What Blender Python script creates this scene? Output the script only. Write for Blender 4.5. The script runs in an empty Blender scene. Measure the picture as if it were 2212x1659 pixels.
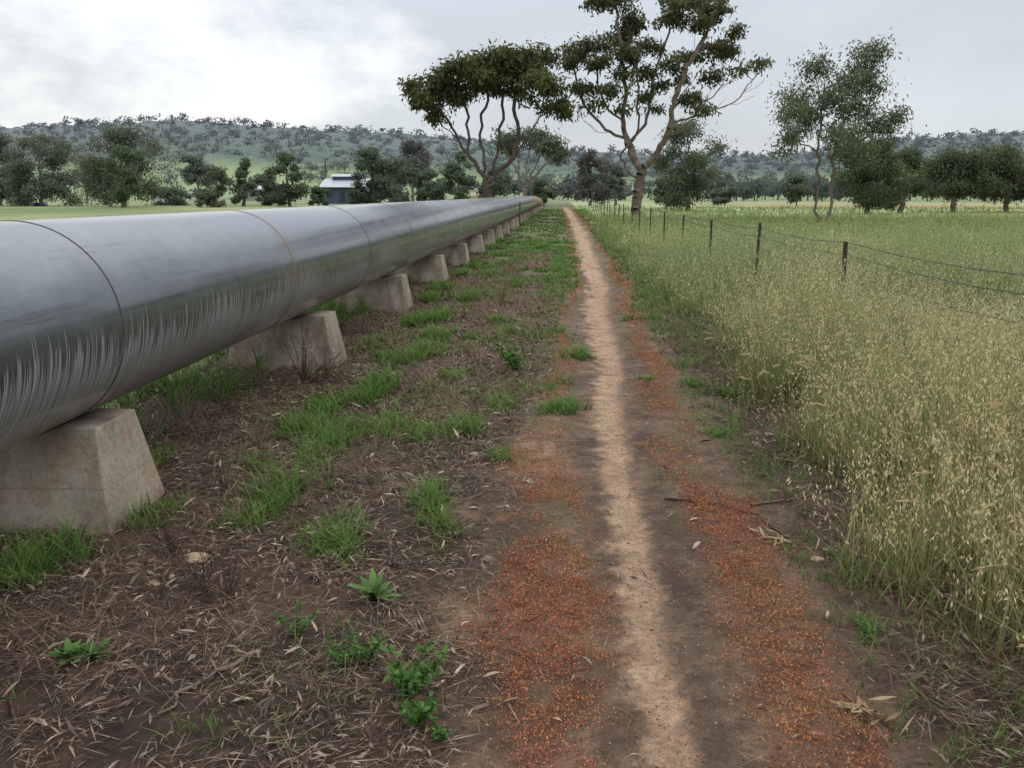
import bpy, math, random
import numpy as np
from mathutils import Vector
rng=np.random.default_rng(7); random.seed(7)
scene=bpy.context.scene
H=1.6; TH=math.radians(12.4); PSI=math.radians(3.24); FP=863.0
cT,sT=math.cos(TH),math.sin(TH); cP,sP=math.cos(PSI),math.sin(PSI)
# ---------- surveying helpers: bearing/elevation measured in the photo -> metres in the place
def bearing(px,py):
    u=px*.4629-512; v=py*.4629-384
    F=FP*cT-v*sT; D=FP*sT+v*cT
    return (u*cP-F*sP, u*sP+F*cP, -D)
def G(px,py,z=0.0):
    d=bearing(px,py); t=(H-z)/(-d[2]); return (d[0]*t,d[1]*t)
def P(px,py,Y):
    d=bearing(px,py); t=Y/d[1]; return np.array([d[0]*t,Y,H+d[2]*t])
# ---------- noise
_T=np.random.default_rng(3).random((256,256))
def vn(x,y):
    xi=np.floor(x).astype(int); yi=np.floor(y).astype(int); fx=x-xi; fy=y-yi
    fx=fx*fx*(3-2*fx); fy=fy*fy*(3-2*fy)
    a=_T[xi&255,yi&255]; b=_T[(xi+1)&255,yi&255]; c=_T[xi&255,(yi+1)&255]; d=_T[(xi+1)&255,(yi+1)&255]
    return (a*(1-fx)+b*fx)*(1-fy)+(c*(1-fx)+d*fx)*fy
def fbm(x,y,o=4,s=0):
    x=np.asarray(x,float)+s*17.3; y=np.asarray(y,float)+s*9.1; r=0;a=.5;t=0
    for i in range(o):
        r=r+a*vn(x,y); t+=a; a*=.55; x=x*2.03+5.2; y=y*2.03+1.7
    return r/t
def sstep(a,b,x):
    t=np.clip((x-a)/(b-a),0,1); return t*t*(3-2*t)
# ---------- mesh helpers
def link(o,parent=None,**kw):
    scene.collection.objects.link(o)
    if parent is not None: o.parent=parent
    for k,v in kw.items(): o[k]=v
    return o
def mesh(name,V,Fs,mat=None,col=None,smooth=False,attrs=None):
    V=np.asarray(V,np.float32).reshape(-1,3)
    if not isinstance(Fs,list): Fs=[Fs]
    Fs=[np.asarray(f,np.int32) for f in Fs if len(f)]
    me=bpy.data.meshes.new(name)
    me.vertices.add(len(V)); me.vertices.foreach_set('co',V.ravel())
    li=np.concatenate([f.ravel() for f in Fs]); me.loops.add(len(li)); me.loops.foreach_set('vertex_index',li)
    tot=np.concatenate([np.full(len(f),f.shape[1],np.int32) for f in Fs]); st=np.concatenate([[0],np.cumsum(tot)[:-1]]).astype(np.int32)
    me.polygons.add(len(tot)); me.polygons.foreach_set('loop_start',st)
    me.update(calc_edges=True)
    if smooth: me.polygons.foreach_set('use_smooth',np.ones(len(tot),bool))
    if col is not None:
        col=np.asarray(col,np.float32)
        if col.shape[1]==3: col=np.hstack([col,np.ones((len(col),1),np.float32)])
        a=me.color_attributes.new('Col','FLOAT_COLOR','POINT'); a.data.foreach_set('color',col.ravel())
    if mat: me.materials.append(mat)
    return me
def ob(name,me,parent=None,loc=(0,0,0),rot=(0,0,0),**kw):
    o=bpy.data.objects.new(name,me); o.location=loc; o.rotation_euler=rot
    return link(o,parent,**kw)
def empty(name,loc,**kw):
    o=bpy.data.objects.new(name,None); o.location=loc; o.empty_display_size=.2
    return link(o,None,**kw)
class Acc:
    def __init__(s): s.V=[];s.F={};s.C=[];s.n=0
    def add(s,V,F,C):
        if len(V)==0: return
        s.V.append(V); F=np.asarray(F); s.F.setdefault(F.shape[1],[]).append(F+s.n); s.C.append(C); s.n+=len(V)
    def mesh(s,name,mat,smooth=False):
        return mesh(name,np.concatenate(s.V),[np.concatenate(f) for f in s.F.values()],mat,np.concatenate(s.C),smooth)
# ---------- materials
def newmat(name):
    m=bpy.data.materials.new(name); m.use_nodes=True; nt=m.node_tree; b=nt.nodes['Principled BSDF']; return m,nt,b
def math_(nt,op,a,b=None,c=None,clamp=False):
    n=nt.nodes.new('ShaderNodeMath'); n.operation=op; n.use_clamp=clamp
    for i,x in enumerate((a,b,c)):
        if x is None: continue
        if isinstance(x,(int,float)): n.inputs[i].default_value=x
        else: nt.links.new(x,n.inputs[i])
    return n.outputs[0]
def mix(nt,f,a,b,bt='MIX'):
    n=nt.nodes.new('ShaderNodeMix'); n.data_type='RGBA'; n.blend_type=bt
    for i,x in ((0,f),(6,a),(7,b)):
        if isinstance(x,(int,float)): n.inputs[i].default_value=x
        elif isinstance(x,tuple): n.inputs[i].default_value=(*x,1) if len(x)==3 else x
        else: nt.links.new(x,n.inputs[i])
    return n.outputs[2]
def noise(nt,vec,scale,detail=4,rough=.6,sc=None):
    if sc is not None:
        mp=nt.nodes.new('ShaderNodeMapping'); mp.inputs['Scale'].default_value=sc; nt.links.new(vec,mp.inputs[0]); vec=mp.outputs[0]
    n=nt.nodes.new('ShaderNodeTexNoise'); n.inputs['Scale'].default_value=scale; n.inputs['Detail'].default_value=detail; n.inputs['Roughness'].default_value=rough
    nt.links.new(vec,n.inputs['Vector']); return n.outputs['Fac']
def ramp(nt,f,stops):
    n=nt.nodes.new('ShaderNodeValToRGB'); e=n.color_ramp.elements
    while len(e)<len(stops): e.new(.5)
    for i,(p,c) in enumerate(stops):
        e[i].position=p; e[i].color=(c,c,c,1) if isinstance(c,(int,float)) else (*c,1)
    nt.links.new(f,n.inputs[0]); return n.outputs[0]
def bump(nt,b,h,strength,dist):
    n=nt.nodes.new('ShaderNodeBump'); n.inputs['Strength'].default_value=strength; n.inputs['Distance'].default_value=dist
    nt.links.new(h,n.inputs['Height']); nt.links.new(n.outputs[0],b.inputs['Normal'])
def foliage(name,trans=.25,rough=.6,spec=.25):
    m,nt,b=newmat(name); a=nt.nodes.new('ShaderNodeAttribute'); a.attribute_name='Col'
    nt.links.new(a.outputs['Color'],b.inputs['Base Color']); b.inputs['Roughness'].default_value=rough; b.inputs['Specular IOR Level'].default_value=spec
    if trans>0:
        t=nt.nodes.new('ShaderNodeBsdfTranslucent'); nt.links.new(a.outputs['Color'],t.inputs['Color'])
        mx=nt.nodes.new('ShaderNodeMixShader'); mx.inputs[0].default_value=trans
        out=nt.nodes['Material Output']; nt.links.new(b.outputs[0],mx.inputs[1]); nt.links.new(t.outputs[0],mx.inputs[2]); nt.links.new(mx.outputs[0],out.inputs[0])
    return m
def noisy(name,c1,c2,scale=5,rough=.8,bs=.3,bd=.01,metal=0):
    m,nt,b=newmat(name); tc=nt.nodes.new('ShaderNodeTexCoord'); f=noise(nt,tc.outputs['Object'],scale)
    c=mix(nt,ramp(nt,f,[(.3,0.),(.7,1.)]),c1,c2); nt.links.new(c,b.inputs['Base Color']); b.inputs['Roughness'].default_value=rough; b.inputs['Metallic'].default_value=metal
    bump(nt,b,f,bs,bd); return m
M_leaf=foliage('leaves_mat',.28,.8,spec=.08); M_grass=foliage('grass_mat',.3,.7,spec=.15); M_dry=foliage('litter_mat',0,.8,spec=.15)
M_far=foliage('far_foliage',.5,.9,spec=0.); M_barkv=foliage('bark_mat',0,.85); M_hill=foliage('hill_mat',0,.9,spec=0.)
M_rock=noisy('stone_mat',(.25,.17,.11),(.42,.31,.21),9)
# ---------- terrain description
def pc(y): return np.interp(y,[-40,0,2,4,8,17,39,88,200],[.34,.34,.33,.34,.42,.66,.81,.6,-.5])+.03*np.sin(np.asarray(y,float)*.9)*sstep(3,6,np.asarray(y,float))
def hw(y): return np.interp(y,[2,4,8,17,39,90],[.060,.072,.115,.17,.23,.28])
def gh(x,y):
    x=np.asarray(x,float); y=np.asarray(y,float); pd=x-pc(y)
    near=np.exp(-np.maximum(y-20,0)/20)
    z=.035*(fbm(x*1.6,y*1.6,4,1)-.5)*near*sstep(.25,.7,np.abs(pd))
    z=z-.018*np.exp(-(pd/.25)**2)*near+.012*(fbm(x*9,y*9,3,2)-.5)*near*sstep(.15,.5,np.abs(pd))
    z=z+.08*sstep(-.6,-1.4,pd)*(fbm(x*.9,y*.9,4,5)-.5)*near+.03*sstep(-.6,-1.,pd)*(fbm(x*5,y*5,3,6)-.5)*near
    return z
def redmask(x,y):
    pd=x-pc(y); n=fbm(x*3.6,y*2.2,4,11); n2=fbm(x*14,y*11,3,12); wob=.14*(fbm(x*0+3,y*1.1,3,14)-.5)*2
    wl=np.interp(y,[1,2,3.2,4.6,5.4,6.3,9,14,40],[.12,.17,.28,.26,.20,.09,.13,.11,.13])
    cl=np.interp(y,[1,2,3.2,5.2,6.3,9,14,40],[-.26,-.29,-.41,-.42,-.40,-.38,-.38,-.45])
    L=sstep(1.5,.35,np.abs(pd-cl+wob)/wl)
    cr=np.interp(y,[1,3,6,9,17,40],[.42,.46,.42,.46,.50,.60]); wr=np.interp(y,[1,3,6,10,17,40],[.20,.18,.16,.15,.15,.18])
    R=sstep(1.6,.3,np.abs(pd-cr+wob)/wr)*np.interp(y,[1,4,8],[.82,.85,1.])
    dens=np.maximum(L*np.interp(y,[1,5,6.2,7,12,60],[.9,1,.4,.6,.85,.9]),R)
    return np.clip(dens*sstep(.40,.58,n*.6+n2*.4+.10*(dens-.5)),0,1)
def gcol(x,y):
    pd=x-pc(y); n1=fbm(x*.7,y*.7,4,21); n2=fbm(x*3,y*3,4,22); n3=fbm(x*14,y*14,3,23)
    def C(*c): return np.array(c)
    def lerp(a,b,t): return a*(1-t[...,None])+b*t[...,None]
    def full(*c): return np.broadcast_to(C(*c),x.shape+(3,))
    base=lerp(full(.034,.020,.013),C(.094,.058,.037),sstep(.3,.75,n2*.6+n3*.4))
    far=sstep(5,16,y)*sstep(.35,.6,n2*.5+n1*.5+.06)
    base=lerp(base,C(.145,.105,.068),far*.7)
    grn=sstep(9,26,y)*sstep(.40,.58,fbm(x*1.3,y*.5,4,31)+.10*sstep(10,30,y))*sstep(-2.4,-1.6,x)
    base=lerp(base,C(.10,.14,.048),grn*.75)
    tr=sstep(.95,.5,np.abs(pd-.08)+.45*(n2-.5)+.2*(n1-.5))*sstep(200,80,y)
    base=lerp(base,lerp(full(.090,.054,.035),C(.19,.125,.08),sstep(.35,.7,n3*.5+n2*.5)),tr*np.interp(y,[2,20,40],[.9,.7,.5]))
    sp=sstep(.25,.08,np.abs(pd+.48))*sstep(3.6,5,y)*sstep(8,6,y)*sstep(.4,.55,n2)
    sp=np.maximum(sp,sstep(.14,.03,np.abs(pd+.72+.1*np.sin(y*2)))*sstep(1.8,2.5,y)*sstep(5.2,4,y)*sstep(.45,.62,n2)*.7)
    base=lerp(base,C(.27,.175,.108),sp*.75)
    gm=sstep(.48,.62,fbm(x*4,y*3,4,33))*sstep(.15,.3,np.abs(pd))*sstep(.8,.6,np.abs(pd))*sstep(2.5,5,y)
    base=lerp(base,C(.08,.082,.03),gm*.55)
    base=lerp(base,full(.17,.068,.036),redmask(x,y)*np.interp(y,[2,8,20],[.45,.65,.8]))
    s=pd/hw(y)
    base=base*(1-.24*(np.exp(-((s-2.7)/1.1)**2)+.5*np.exp(-((s+2.3)/.7)**2))*sstep(14,3,y))[...,None]
    st=sstep(1.6,.5,np.abs(s+1.3*(n2-.5)+1.5*(n3-.5)))*sstep(130,90,y)
    base=lerp(base,lerp(full(.27,.165,.098),C(.46,.31,.20),n3),st*np.interp(y,[2,4,8],[.78,.88,.94]))
    e=1.55+.25*(n2-.5)*2
    ot=sstep(0,.35,x-e)
    under=lerp(full(.075,.085,.03),C(.31,.36,.155),sstep(6,26,y)+0*x)
    under=lerp(under,C(.40,.38,.20),sstep(.46,.66,fbm(x*.07,y*.06,4,41))*sstep(15,40,y)*.75)
    under=lerp(under,C(.34,.21,.085),sstep(.45,.57,fbm(x*.05,y*.09,4,42))*sstep(30,48,y)*sstep(11,20,x)*.8)
    under=lerp(under,C(.18,.27,.095),sstep(.5,.62,fbm(x*.15,y*.07,4,43))*sstep(30,60,y)*.7)
    base=lerp(base,under,ot)
    lf=sstep(-3.0,-3.8,x+.4*(n2-.5))
    lg=lerp(full(.12,.17,.055),C(.27,.28,.12),sstep(.35,.65,fbm(x*.06,y*.06,4,44)))
    base=lerp(base,lg,lf)
    far=sstep(110,220,y)*np.ones_like(x)
    base=lerp(base,C(.20,.25,.13),far*.8)
    return base*(.82+.36*fbm(x*30,y*30,2,50))[...,None]
def gax(lo,hi,step,out,g):
    a=list(np.arange(lo,hi,step)); s=step; v=hi
    while v<out: s*=g; a.append(v); v+=s
    return a+[out]
xs=gax(0,3.6,.03,2500,1.14); xs=np.array(sorted(set([-x for x in xs]+xs)))
ys=gax(1.4,10,.035,3000,1.03); ys=np.array([-400,-100,-30,-10,-4,-1,0,.7]+ys)
X,Y=np.meshgrid(xs,ys); Z=gh(X,Y)
ny,nx=X.shape
idx=np.arange(ny*nx).reshape(ny,nx)
F=np.stack([idx[:-1,:-1],idx[:-1,1:],idx[1:,1:],idx[1:,:-1]],-1).reshape(-1,4)
cols=gcol(X,Y).reshape(-1,3)
m,nt,b=newmat('ground_mat'); tc=nt.nodes.new('ShaderNodeTexCoord').outputs['Object']
a=nt.nodes.new('ShaderNodeAttribute'); a.attribute_name='Col'
f1=noise(nt,tc,40,5,.7); f2=noise(nt,tc,170,3,.7); f3=noise(nt,tc,2.2,4,.6)
c=mix(nt,1.,a.outputs['Color'],ramp(nt,f1,[(.25,.5),(.75,1.5)]),'MULTIPLY')
c=mix(nt,1.,c,ramp(nt,f2,[(.3,.55),(.7,1.45)]),'MULTIPLY')
c=mix(nt,1.,c,ramp(nt,f3,[(.3,.8),(.7,1.2)]),'MULTIPLY')
nt.links.new(c,b.inputs['Base Color']); b.inputs['Roughness'].default_value=.8; b.inputs['Specular IOR Level'].default_value=.3
hh=math_(nt,'ADD',math_(nt,'MULTIPLY',f1,1.),math_(nt,'MULTIPLY',f2,.5)); bump(nt,b,hh,.9,.014)
ground=ob('ground',mesh('ground',np.stack([X,Y,Z],-1).reshape(-1,3),F,m,cols,True),kind='structure',label='brown earth with a narrow sandy footpath between pipe and oats',category='ground')
# ---------- ribbons (blades), flat leaves, sticks
def ribbons(P0,ang,h,bend,w,c0,c1,segs=3,wexp=1.5,droop=.35,ovate=False):
    n=len(P0); V=np.zeros((n,segs+1,2,3)); C=np.zeros((n,segs+1,2,3))
    d=np.stack([np.cos(ang),np.sin(ang),0*ang],-1); tw=ang+np.pi/2+rng.normal(0,.5,n); sd=np.stack([np.cos(tw),np.sin(tw),0*tw],-1)
    for i in range(segs+1):
        t=i/segs
        pos=P0+np.array([0,0,1])*(h*t*(1-droop*bend*t))[:,None]+d*(bend*h*t**1.7)[:,None]
        ww=w*((np.sin(np.pi*min(max(t*.93+.05,0),1))**.8) if ovate else (1-t**wexp*.92))
        V[:,i,0]=pos+sd*ww[:,None]*.5; V[:,i,1]=pos-sd*ww[:,None]*.5
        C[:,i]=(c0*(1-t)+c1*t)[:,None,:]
    k=np.arange(n)[:,None]*(2*(segs+1))+2*np.arange(segs)[None,:]
    F=np.stack([k,k+1,k+3,k+2],-1).reshape(-1,4)
    return V.reshape(-1,3),F,C.reshape(-1,3)
def diamonds(p,d,s,c,t=.45):
    n=len(p); V=np.stack([p,p+d*t+s,p+d,p+d*t-s],1).reshape(-1,3)
    return V,np.arange(4*n).reshape(n,4),np.repeat(c,4,0)
def prisms(p0,p1,r0,r1,c,k=5,c1=None):
    n=len(p0); ax=p1-p0; L=np.linalg.norm(ax,axis=1,keepdims=True)+1e-9; ax=ax/L
    up=np.where(np.abs(ax[:,2:3])>.9,np.array([[1.,0,0]]),np.array([[0,0,1.]]))
    a=np.cross(ax,up); a/=np.linalg.norm(a,axis=1,keepdims=True); b2=np.cross(ax,a)
    V=np.zeros((n,2,k,3))
    for j in range(k):
        q=2*np.pi*j/k; o=a*np.cos(q)+b2*np.sin(q)
        V[:,0,j]=p0+o*r0[:,None]; V[:,1,j]=p1+o*r1[:,None]
    base=np.arange(n)[:,None]*2*k; j=np.arange(k)[None,:]; j2=(j+1)%k
    F=np.stack([base+j,base+j2,base+k+j2,base+k+j],-1).reshape(-1,4)
    return V.reshape(-1,3),F,np.repeat(c,2*k,0)
def unit(v): return v/(np.linalg.norm(v,axis=-1,keepdims=True)+1e-9)
def scatter(n,x0,x1,y0,y1,dens=None,pw=1.0):
    y=y0+(y1-y0)*rng.random(n)**pw; x=x0+(x1-x0)*rng.random(n)
    if dens is not None:
        k=rng.random(n)<dens(x,y); x,y=x[k],y[k]
    return x,y
def infrust(x,y,m=.35):
    xr=x*cP+y*sP; yr=-x*sP+y*cP
    return (np.abs(xr)<yr*.66+m+.3)
def cmix(a,b,t): return np.asarray(a)*(1-t[:,None])+np.asarray(b)*t[:,None]
# ---------- oats / tall grass
def oats(name,specs,label):
    A=Acc()
    for (n,x0,x1,y0,y1,pw,hs,wd,nb,nsp,segs) in specs:
        def dn(x,y):
            e=1.56-.12*sstep(5,2,y)+.55*(fbm(x*1.5,y*1.1,3,61)-.5)*2
            return sstep(-.1,.25,x-e)*np.clip(.3+1.5*(fbm(x*1.1,y*1.1,3,62)-.2),.15,1)
        x,y=scatter(n,x0,x1,y0,y1,dn,pw); k=infrust(x,y,1.0); x,y=x[k],y[k]; n=len(x)
        edge=sstep(1.4,2.2,x)
        h=hs*(.60+.40*edge)*(.55+.80*rng.random(n)**1.6)*(.55+.90*fbm(x*1.0,y*.8,3,63))
        P0=np.stack([x,y,gh(x,y)-.02],-1); pal=np.clip(sstep(.38,.60,fbm(x*.6,y*.4,4,64))*np.interp(y,[2,6,12,20],[1.,.9,.6,.45])+.35*sstep(6,2.5,y),0,1.3); r=rng.random(n)
        fresh=sstep(6,25,y); patch=(.76+.58*fbm(x*.45,y*.25,4,66))[:,None]
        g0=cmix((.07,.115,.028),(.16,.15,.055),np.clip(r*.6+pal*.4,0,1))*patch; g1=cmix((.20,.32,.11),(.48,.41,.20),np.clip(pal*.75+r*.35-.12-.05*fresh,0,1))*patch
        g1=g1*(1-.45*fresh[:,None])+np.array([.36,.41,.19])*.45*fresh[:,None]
        ang=rng.random(n)*6.28; lean=(x<2.1)&(rng.random(n)<.5); ang[lean]=rng.normal(math.pi,.9,lean.sum()); bd=.06+.45*rng.random(n)**2; bd[lean]+=.25
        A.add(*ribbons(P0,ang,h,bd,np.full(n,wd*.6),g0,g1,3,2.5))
        for q in range(nb):
            ha=h*(.3+.6*rng.random(n)); an=rng.random(n)*6.28; rr=rng.random(n)
            off=np.stack([rng.normal(0,.04,n),rng.normal(0,.04,n),0*h],-1)
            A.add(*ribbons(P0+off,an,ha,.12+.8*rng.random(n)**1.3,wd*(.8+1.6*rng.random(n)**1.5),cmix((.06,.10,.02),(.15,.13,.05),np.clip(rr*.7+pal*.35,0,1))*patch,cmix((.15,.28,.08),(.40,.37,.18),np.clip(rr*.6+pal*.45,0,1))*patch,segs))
        d=np.stack([np.cos(ang),np.sin(ang),0*ang],-1)
        hs_=rng.random(n)<.72
        for q in range(nsp):
            t=np.minimum(.70+.32*q/max(nsp,1)+rng.normal(0,.02,n),1.0)
            pos=P0+np.array([0,0,1])*(h*t*(1-.35*bd*t))[:,None]+d*(bd*h*t**1.7)[:,None]+rng.normal(0,.03,(n,3))*(1.25-t)[:,None]*1.6
            L=(.018+.010*rng.random(n))*max(1,wd/.0045)**.75
            dd=unit(rng.normal(0,.4,(n,3))+np.array([0,0,-1.]))*L[:,None]; ss=unit(np.cross(dd,rng.normal(0,1,(n,3))))*(L*.15)[:,None]
            cc=cmix((.34,.42,.22),(.76,.61,.36),np.clip(rng.random(n)*.5+pal*.6,0,1))
            A.add(*diamonds(pos[hs_],dd[hs_],ss[hs_],cc[hs_]))
    return ob(name,A.mesh(name,M_grass),kind='stuff',label=label,category='grass')
oats('oat_grass',[
 (24000,1.2,5.5,1.7,9,1.0,.88,.0045,4,8,3),
 (40000,1.4,16,9,25,1.0,.80,.0075,2,4,2),
 (30000,1.4,44,25,60,1.0,.60,.020,2,1,2),
 (9000,1.4,75,60,110,1.0,.45,.045,1,0,2)],'tall pale green wild oats with drooping seed heads')
A=Acc()
x,y=scatter(620,1.4,3.2,1.7,7.5,None,1.5); n=len(x); P0=np.stack([x,y,gh(x,y)],-1); ang=rng.random(n)*6.28; h=.45+.38*rng.random(n); bb=.15+.4*rng.random(n)
A.add(*ribbons(P0,ang,h,bb,.0035+0*h,cmix((.14,.17,.06),(.14,.17,.06),h),cmix((.45,.37,.2),(.45,.37,.2),h),4,3))
d=np.stack([np.cos(ang),np.sin(ang),0*ang],-1); tip=P0+np.array([0,0,1])*(h*(1-.35*bb))[:,None]+d*(bb*h)[:,None]; hd=unit(d+np.array([0,0,1.])*rng.normal(.1,.5,n)[:,None])
for q in range(20):
    dd=unit(hd*1.3+rng.normal(0,.2,(n,3)))*.035; A.add(*diamonds(tip+hd*(.0032*q-.03),dd,unit(np.cross(dd,rng.normal(0,1,(n,3))))*.0017,cmix((.66,.51,.29),(.48,.36,.19),rng.random(n))))
ob('barley_grass',A.mesh('barley_grass',M_grass),kind='stuff',label='golden barley grass heads along the oat margin',category='grass')
# ---------- short green grass tufts (verge)
A=Acc()
tx=[];ty=[];ts=[]
for (px,py,s) in [(945,690,1.6),(915,765,1.6),(870,780,1.3),(985,815,1.1),(815,850,1.6),(790,860,1.2),(700,950,1.6),(660,925,1.4),(690,985,1.1),(770,940,1.1),(850,925,1.3),(920,940,1.1),(1010,930,1.3),(610,1075,1.4),(590,1095,1.),(720,1165,1.1),(745,1180,.9),(930,1100,1.),(950,1150,.8),(330,1120,1.),(60,1220,1.3),(20,1250,1.1),(100,1230,.8),(1010,650,1.6),(960,630,1.8),(1060,600,1.6),(930,650,1.5),(900,700,1.3),(1190,885,.9),(1230,880,.8),(1250,768,1),(1080,990,.7),(1085,880,.9),(1400,820,.5),(1550,940,.6),(340,1000,.9),(1360,690,.6),(1390,640,.8),(1410,690,.8),(1500,830,.6),(1570,850,.6),(940,730,1.4),(1075,700,1),(1110,620,1.2),(1845,1230,.6),(1880,1370,.5),(820,770,.8),(1100,720,.7),(710,880,1.1),(1020,730,.8),(1170,540,1.4),(1120,560,1.3),(1090,575,1.4),(560,1010,.7),(500,1130,.5),(1000,600,1.5),(1030,570,1.4)]:
    gx,gy=G(px,py); k=int(19*s)+4
    tx+=list(gx+rng.normal(0,.06*s,k)); ty+=list(gy+rng.normal(0,.12*s,k)); ts+=[s*random.uniform(.8,1.2)]*k
tx=np.array(tx);ty=np.array(ty);ts=np.array(ts)
def tuft(x,y,s,nb,w,pale=0.):
    n=len(x)
    for q in range(nb):
        P0=np.stack([x+rng.normal(0,.018,n),y+rng.normal(0,.018,n),gh(x,y)-.01],-1); r=rng.random(n)
        h=s*(.06+.13*rng.random(n)**1.3); pl=np.clip(pale+rng.normal(0,.2,n),0,1)
        c1=cmix((.095,.23,.035),(.18,.31,.07),r); c1=c1*(1-pl[:,None])+np.array([.28,.28,.14])*pl[:,None]
        A.add(*ribbons(P0,rng.random(n)*6.28,h,.3+.9*rng.random(n),w*(.6+.7*rng.random(n))*np.maximum(1,y/5),cmix((.04,.085,.018),(.08,.125,.028),r),c1,3))
tuft(tx,ty,ts*.95,11,.0065)
def dn(x,y): return sstep(.52,.66,fbm(x*2.2,y*1.3,4,31)+.11*sstep(8,26,y))*sstep(.25,.5,np.abs(x-pc(y)))
x,y=scatter(12000,-2.3,.6,5.5,30,dn,.9); tuft(x,y,.45+.5*rng.random(len(x)),5,.007,.2)
x,y=scatter(6500,-2.4,2.4,28,95,lambda x,y: sstep(.45,.8,np.abs(x-pc(y)-.05))*.9*sstep(.35,.55,fbm(x*1.5,y*.5,3,77))); tuft(x,y,np.full(len(x),1.1),3,.008,.35)
x,y=scatter(5200,-.9,.4,6.8,34,lambda x,y: sstep(.42,.6,fbm(x*1.6,y*.8,3,79))*sstep(-1.05,-.8,x-pc(y))*sstep(-.42,-.55,x-pc(y))); tuft(x,y,.45+.35*rng.random(len(x)),4,.005,.3)
x,y=scatter(4200,1.0,1.9,6.5,40,lambda x,y: .8*sstep(.95,1.3,x-pc(y)+.5+.5*(fbm(x*2,y,3,74)-.5))*sstep(5,11,y)); tuft(x,y,np.full(len(x),1.0),5,.005,.4)
x,y=scatter(1500,1.0,1.9,2.2,9,lambda x,y: sstep(.45,.6,fbm(x*3,y*2,3,75))); tuft(x,y,np.full(len(x),.7),4,.005,.15)
x,y=scatter(5600,-7.5,-2.6,4.6,24,lambda x,y: .35+.65*sstep(.4,.6,fbm(x,y,3,71))); tuft(x,y,np.full(len(x),2.3),7,.009,.0)
x,y=scatter(1600,-2.6,-.5,2.2,8,lambda x,y: sstep(.5,.62,fbm(x*1.7,y*1.7,3,72))); tuft(x,y,np.full(len(x),.5),4,.005,.1)
x,y=scatter(1700,-.7,1.3,3,9,lambda x,y: sstep(.46,.6,fbm(x*3,y*2.7,3,76))*sstep(.2,.35,np.abs(x-pc(y)))); tuft(x,y,np.full(len(x),.25),4,.004,.1)
ob('green_grass',A.mesh('green_grass',M_grass),kind='stuff',label='bright green grass tufts along the verge',category='grass')
# ---------- leaf litter, dry stems, twigs
A=Acc()
def lit(x,y): 
    pd=x-pc(y)+.2*(fbm(x*2,y*2,3,84)-.5); d=np.maximum(sstep(-.45,-.85,pd),sstep(.75,1.05,pd)*.9)
    return np.clip(d*(.25+1.9*sstep(.3,.68,fbm(x*2.2,y*2.2,4,81)))+.03,0,1)
x,y=scatter(62000,-3.4,2.6,1.9,12,lit,1.4); n=len(x); an=rng.random(n)*6.28; L=(.014+.058*rng.random(n)**2.4)*np.interp(y,[2,10],[1,1.5])
c=cmix((.05,.030,.021),(.42,.325,.245),rng.random(n)**2.1)*(.7+.5*rng.random(n))[:,None]
# lanceolate curled leaves: 3-segment strips lying on the soil
d=np.stack([np.cos(an),np.sin(an),rng.normal(0,.28,n)],-1); s=unit(np.stack([-np.sin(an),np.cos(an),rng.normal(0,.55,n)],-1)); cu=rng.normal(0,.045,n)*L; w=L*(.06+.07*rng.random(n)**2)
p=np.stack([x,y,gh(x,y)+.004+.018*rng.random(n)],-1); Vs=[]
for t,wk in ((0,.12),(.33,1.),(.68,.8),(1.,.05)):
    q=p+d*(L*t)[:,None]+s*(cu*4*t*(1-t))[:,None]+np.array([0,0,1])*(L*.35*t*(1-t))[:,None]; Vs+= [q+s*(w*wk)[:,None],q-s*(w*wk)[:,None]]
V=np.stack(Vs,1).reshape(-1,3); k=8*np.arange(n)[:,None]+2*np.arange(3)[None]
A.add(V,np.stack([k,k+1,k+3,k+2],-1).reshape(-1,4),np.repeat(c,8,0))
ob('leaf_litter',A.mesh('leaf_litter',M_dry),kind='stuff',label='dry curled gum leaves scattered on dark soil',category='leaves')
A=Acc()
x,y=scatter(150000,-3.4,2.4,1.9,17,lit,1.25); n=len(x); an=rng.random(n)*6.28; L=.03+.15*rng.random(n)**2.
p=np.stack([x,y,gh(x,y)+.002+.030*rng.random(n)],-1); d=np.stack([np.cos(an),np.sin(an),rng.normal(0,.16,n)],-1)*L[:,None]
s=np.stack([-np.sin(an),np.cos(an),0*an],-1)*((.0009+.0018*rng.random(n)**3)*np.interp(y,[2,12],[1,3]))[:,None]
c=cmix((.042,.025,.017),(.33,.235,.16),rng.random(n)**2.); V,F,C=diamonds(p,d,s,c,.5); A.add(V,F,C)
def dd(x,y): return sstep(-.5,-.9,x-pc(y))*sstep(.40,.58,fbm(x*1.6,y*1.3,3,83))
x,y=scatter(34000,-2.9,-.2,2.5,24,dd); n=len(x); r=rng.random(n)
A.add(*ribbons(np.stack([x,y,gh(x,y)],-1),rng.random(n)*6.28,.03+.13*rng.random(n),.5+1.7*rng.random(n),.0026*np.maximum(1,y/4.5),cmix((.07,.043,.028),(.14,.095,.06),r),cmix((.17,.115,.072),(.42,.32,.21),r**1.3),3,droop=.25))
# dark dead thatch at the foot of the oats
x,y=scatter(9000,1.15,2.1,1.8,12,lambda x,y: sstep(.35,.55,fbm(x*2,y*2,3,85))); n=len(x); r=rng.random(n)
A.add(*ribbons(np.stack([x,y,gh(x,y)],-1),rng.random(n)*6.28,.03+.12*rng.random(n),.8+1.8*rng.random(n),.0026*np.maximum(1,y/4.5),cmix((.05,.032,.022),(.10,.07,.045),r),cmix((.10,.07,.045),(.36,.28,.17),r**2.2),3,droop=.25))
ob('dry_grass_litter',A.mesh('dry_grass_litter',M_dry),kind='stuff',label='matted dead brown grass stems and twigs',category='dry grass')
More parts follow.
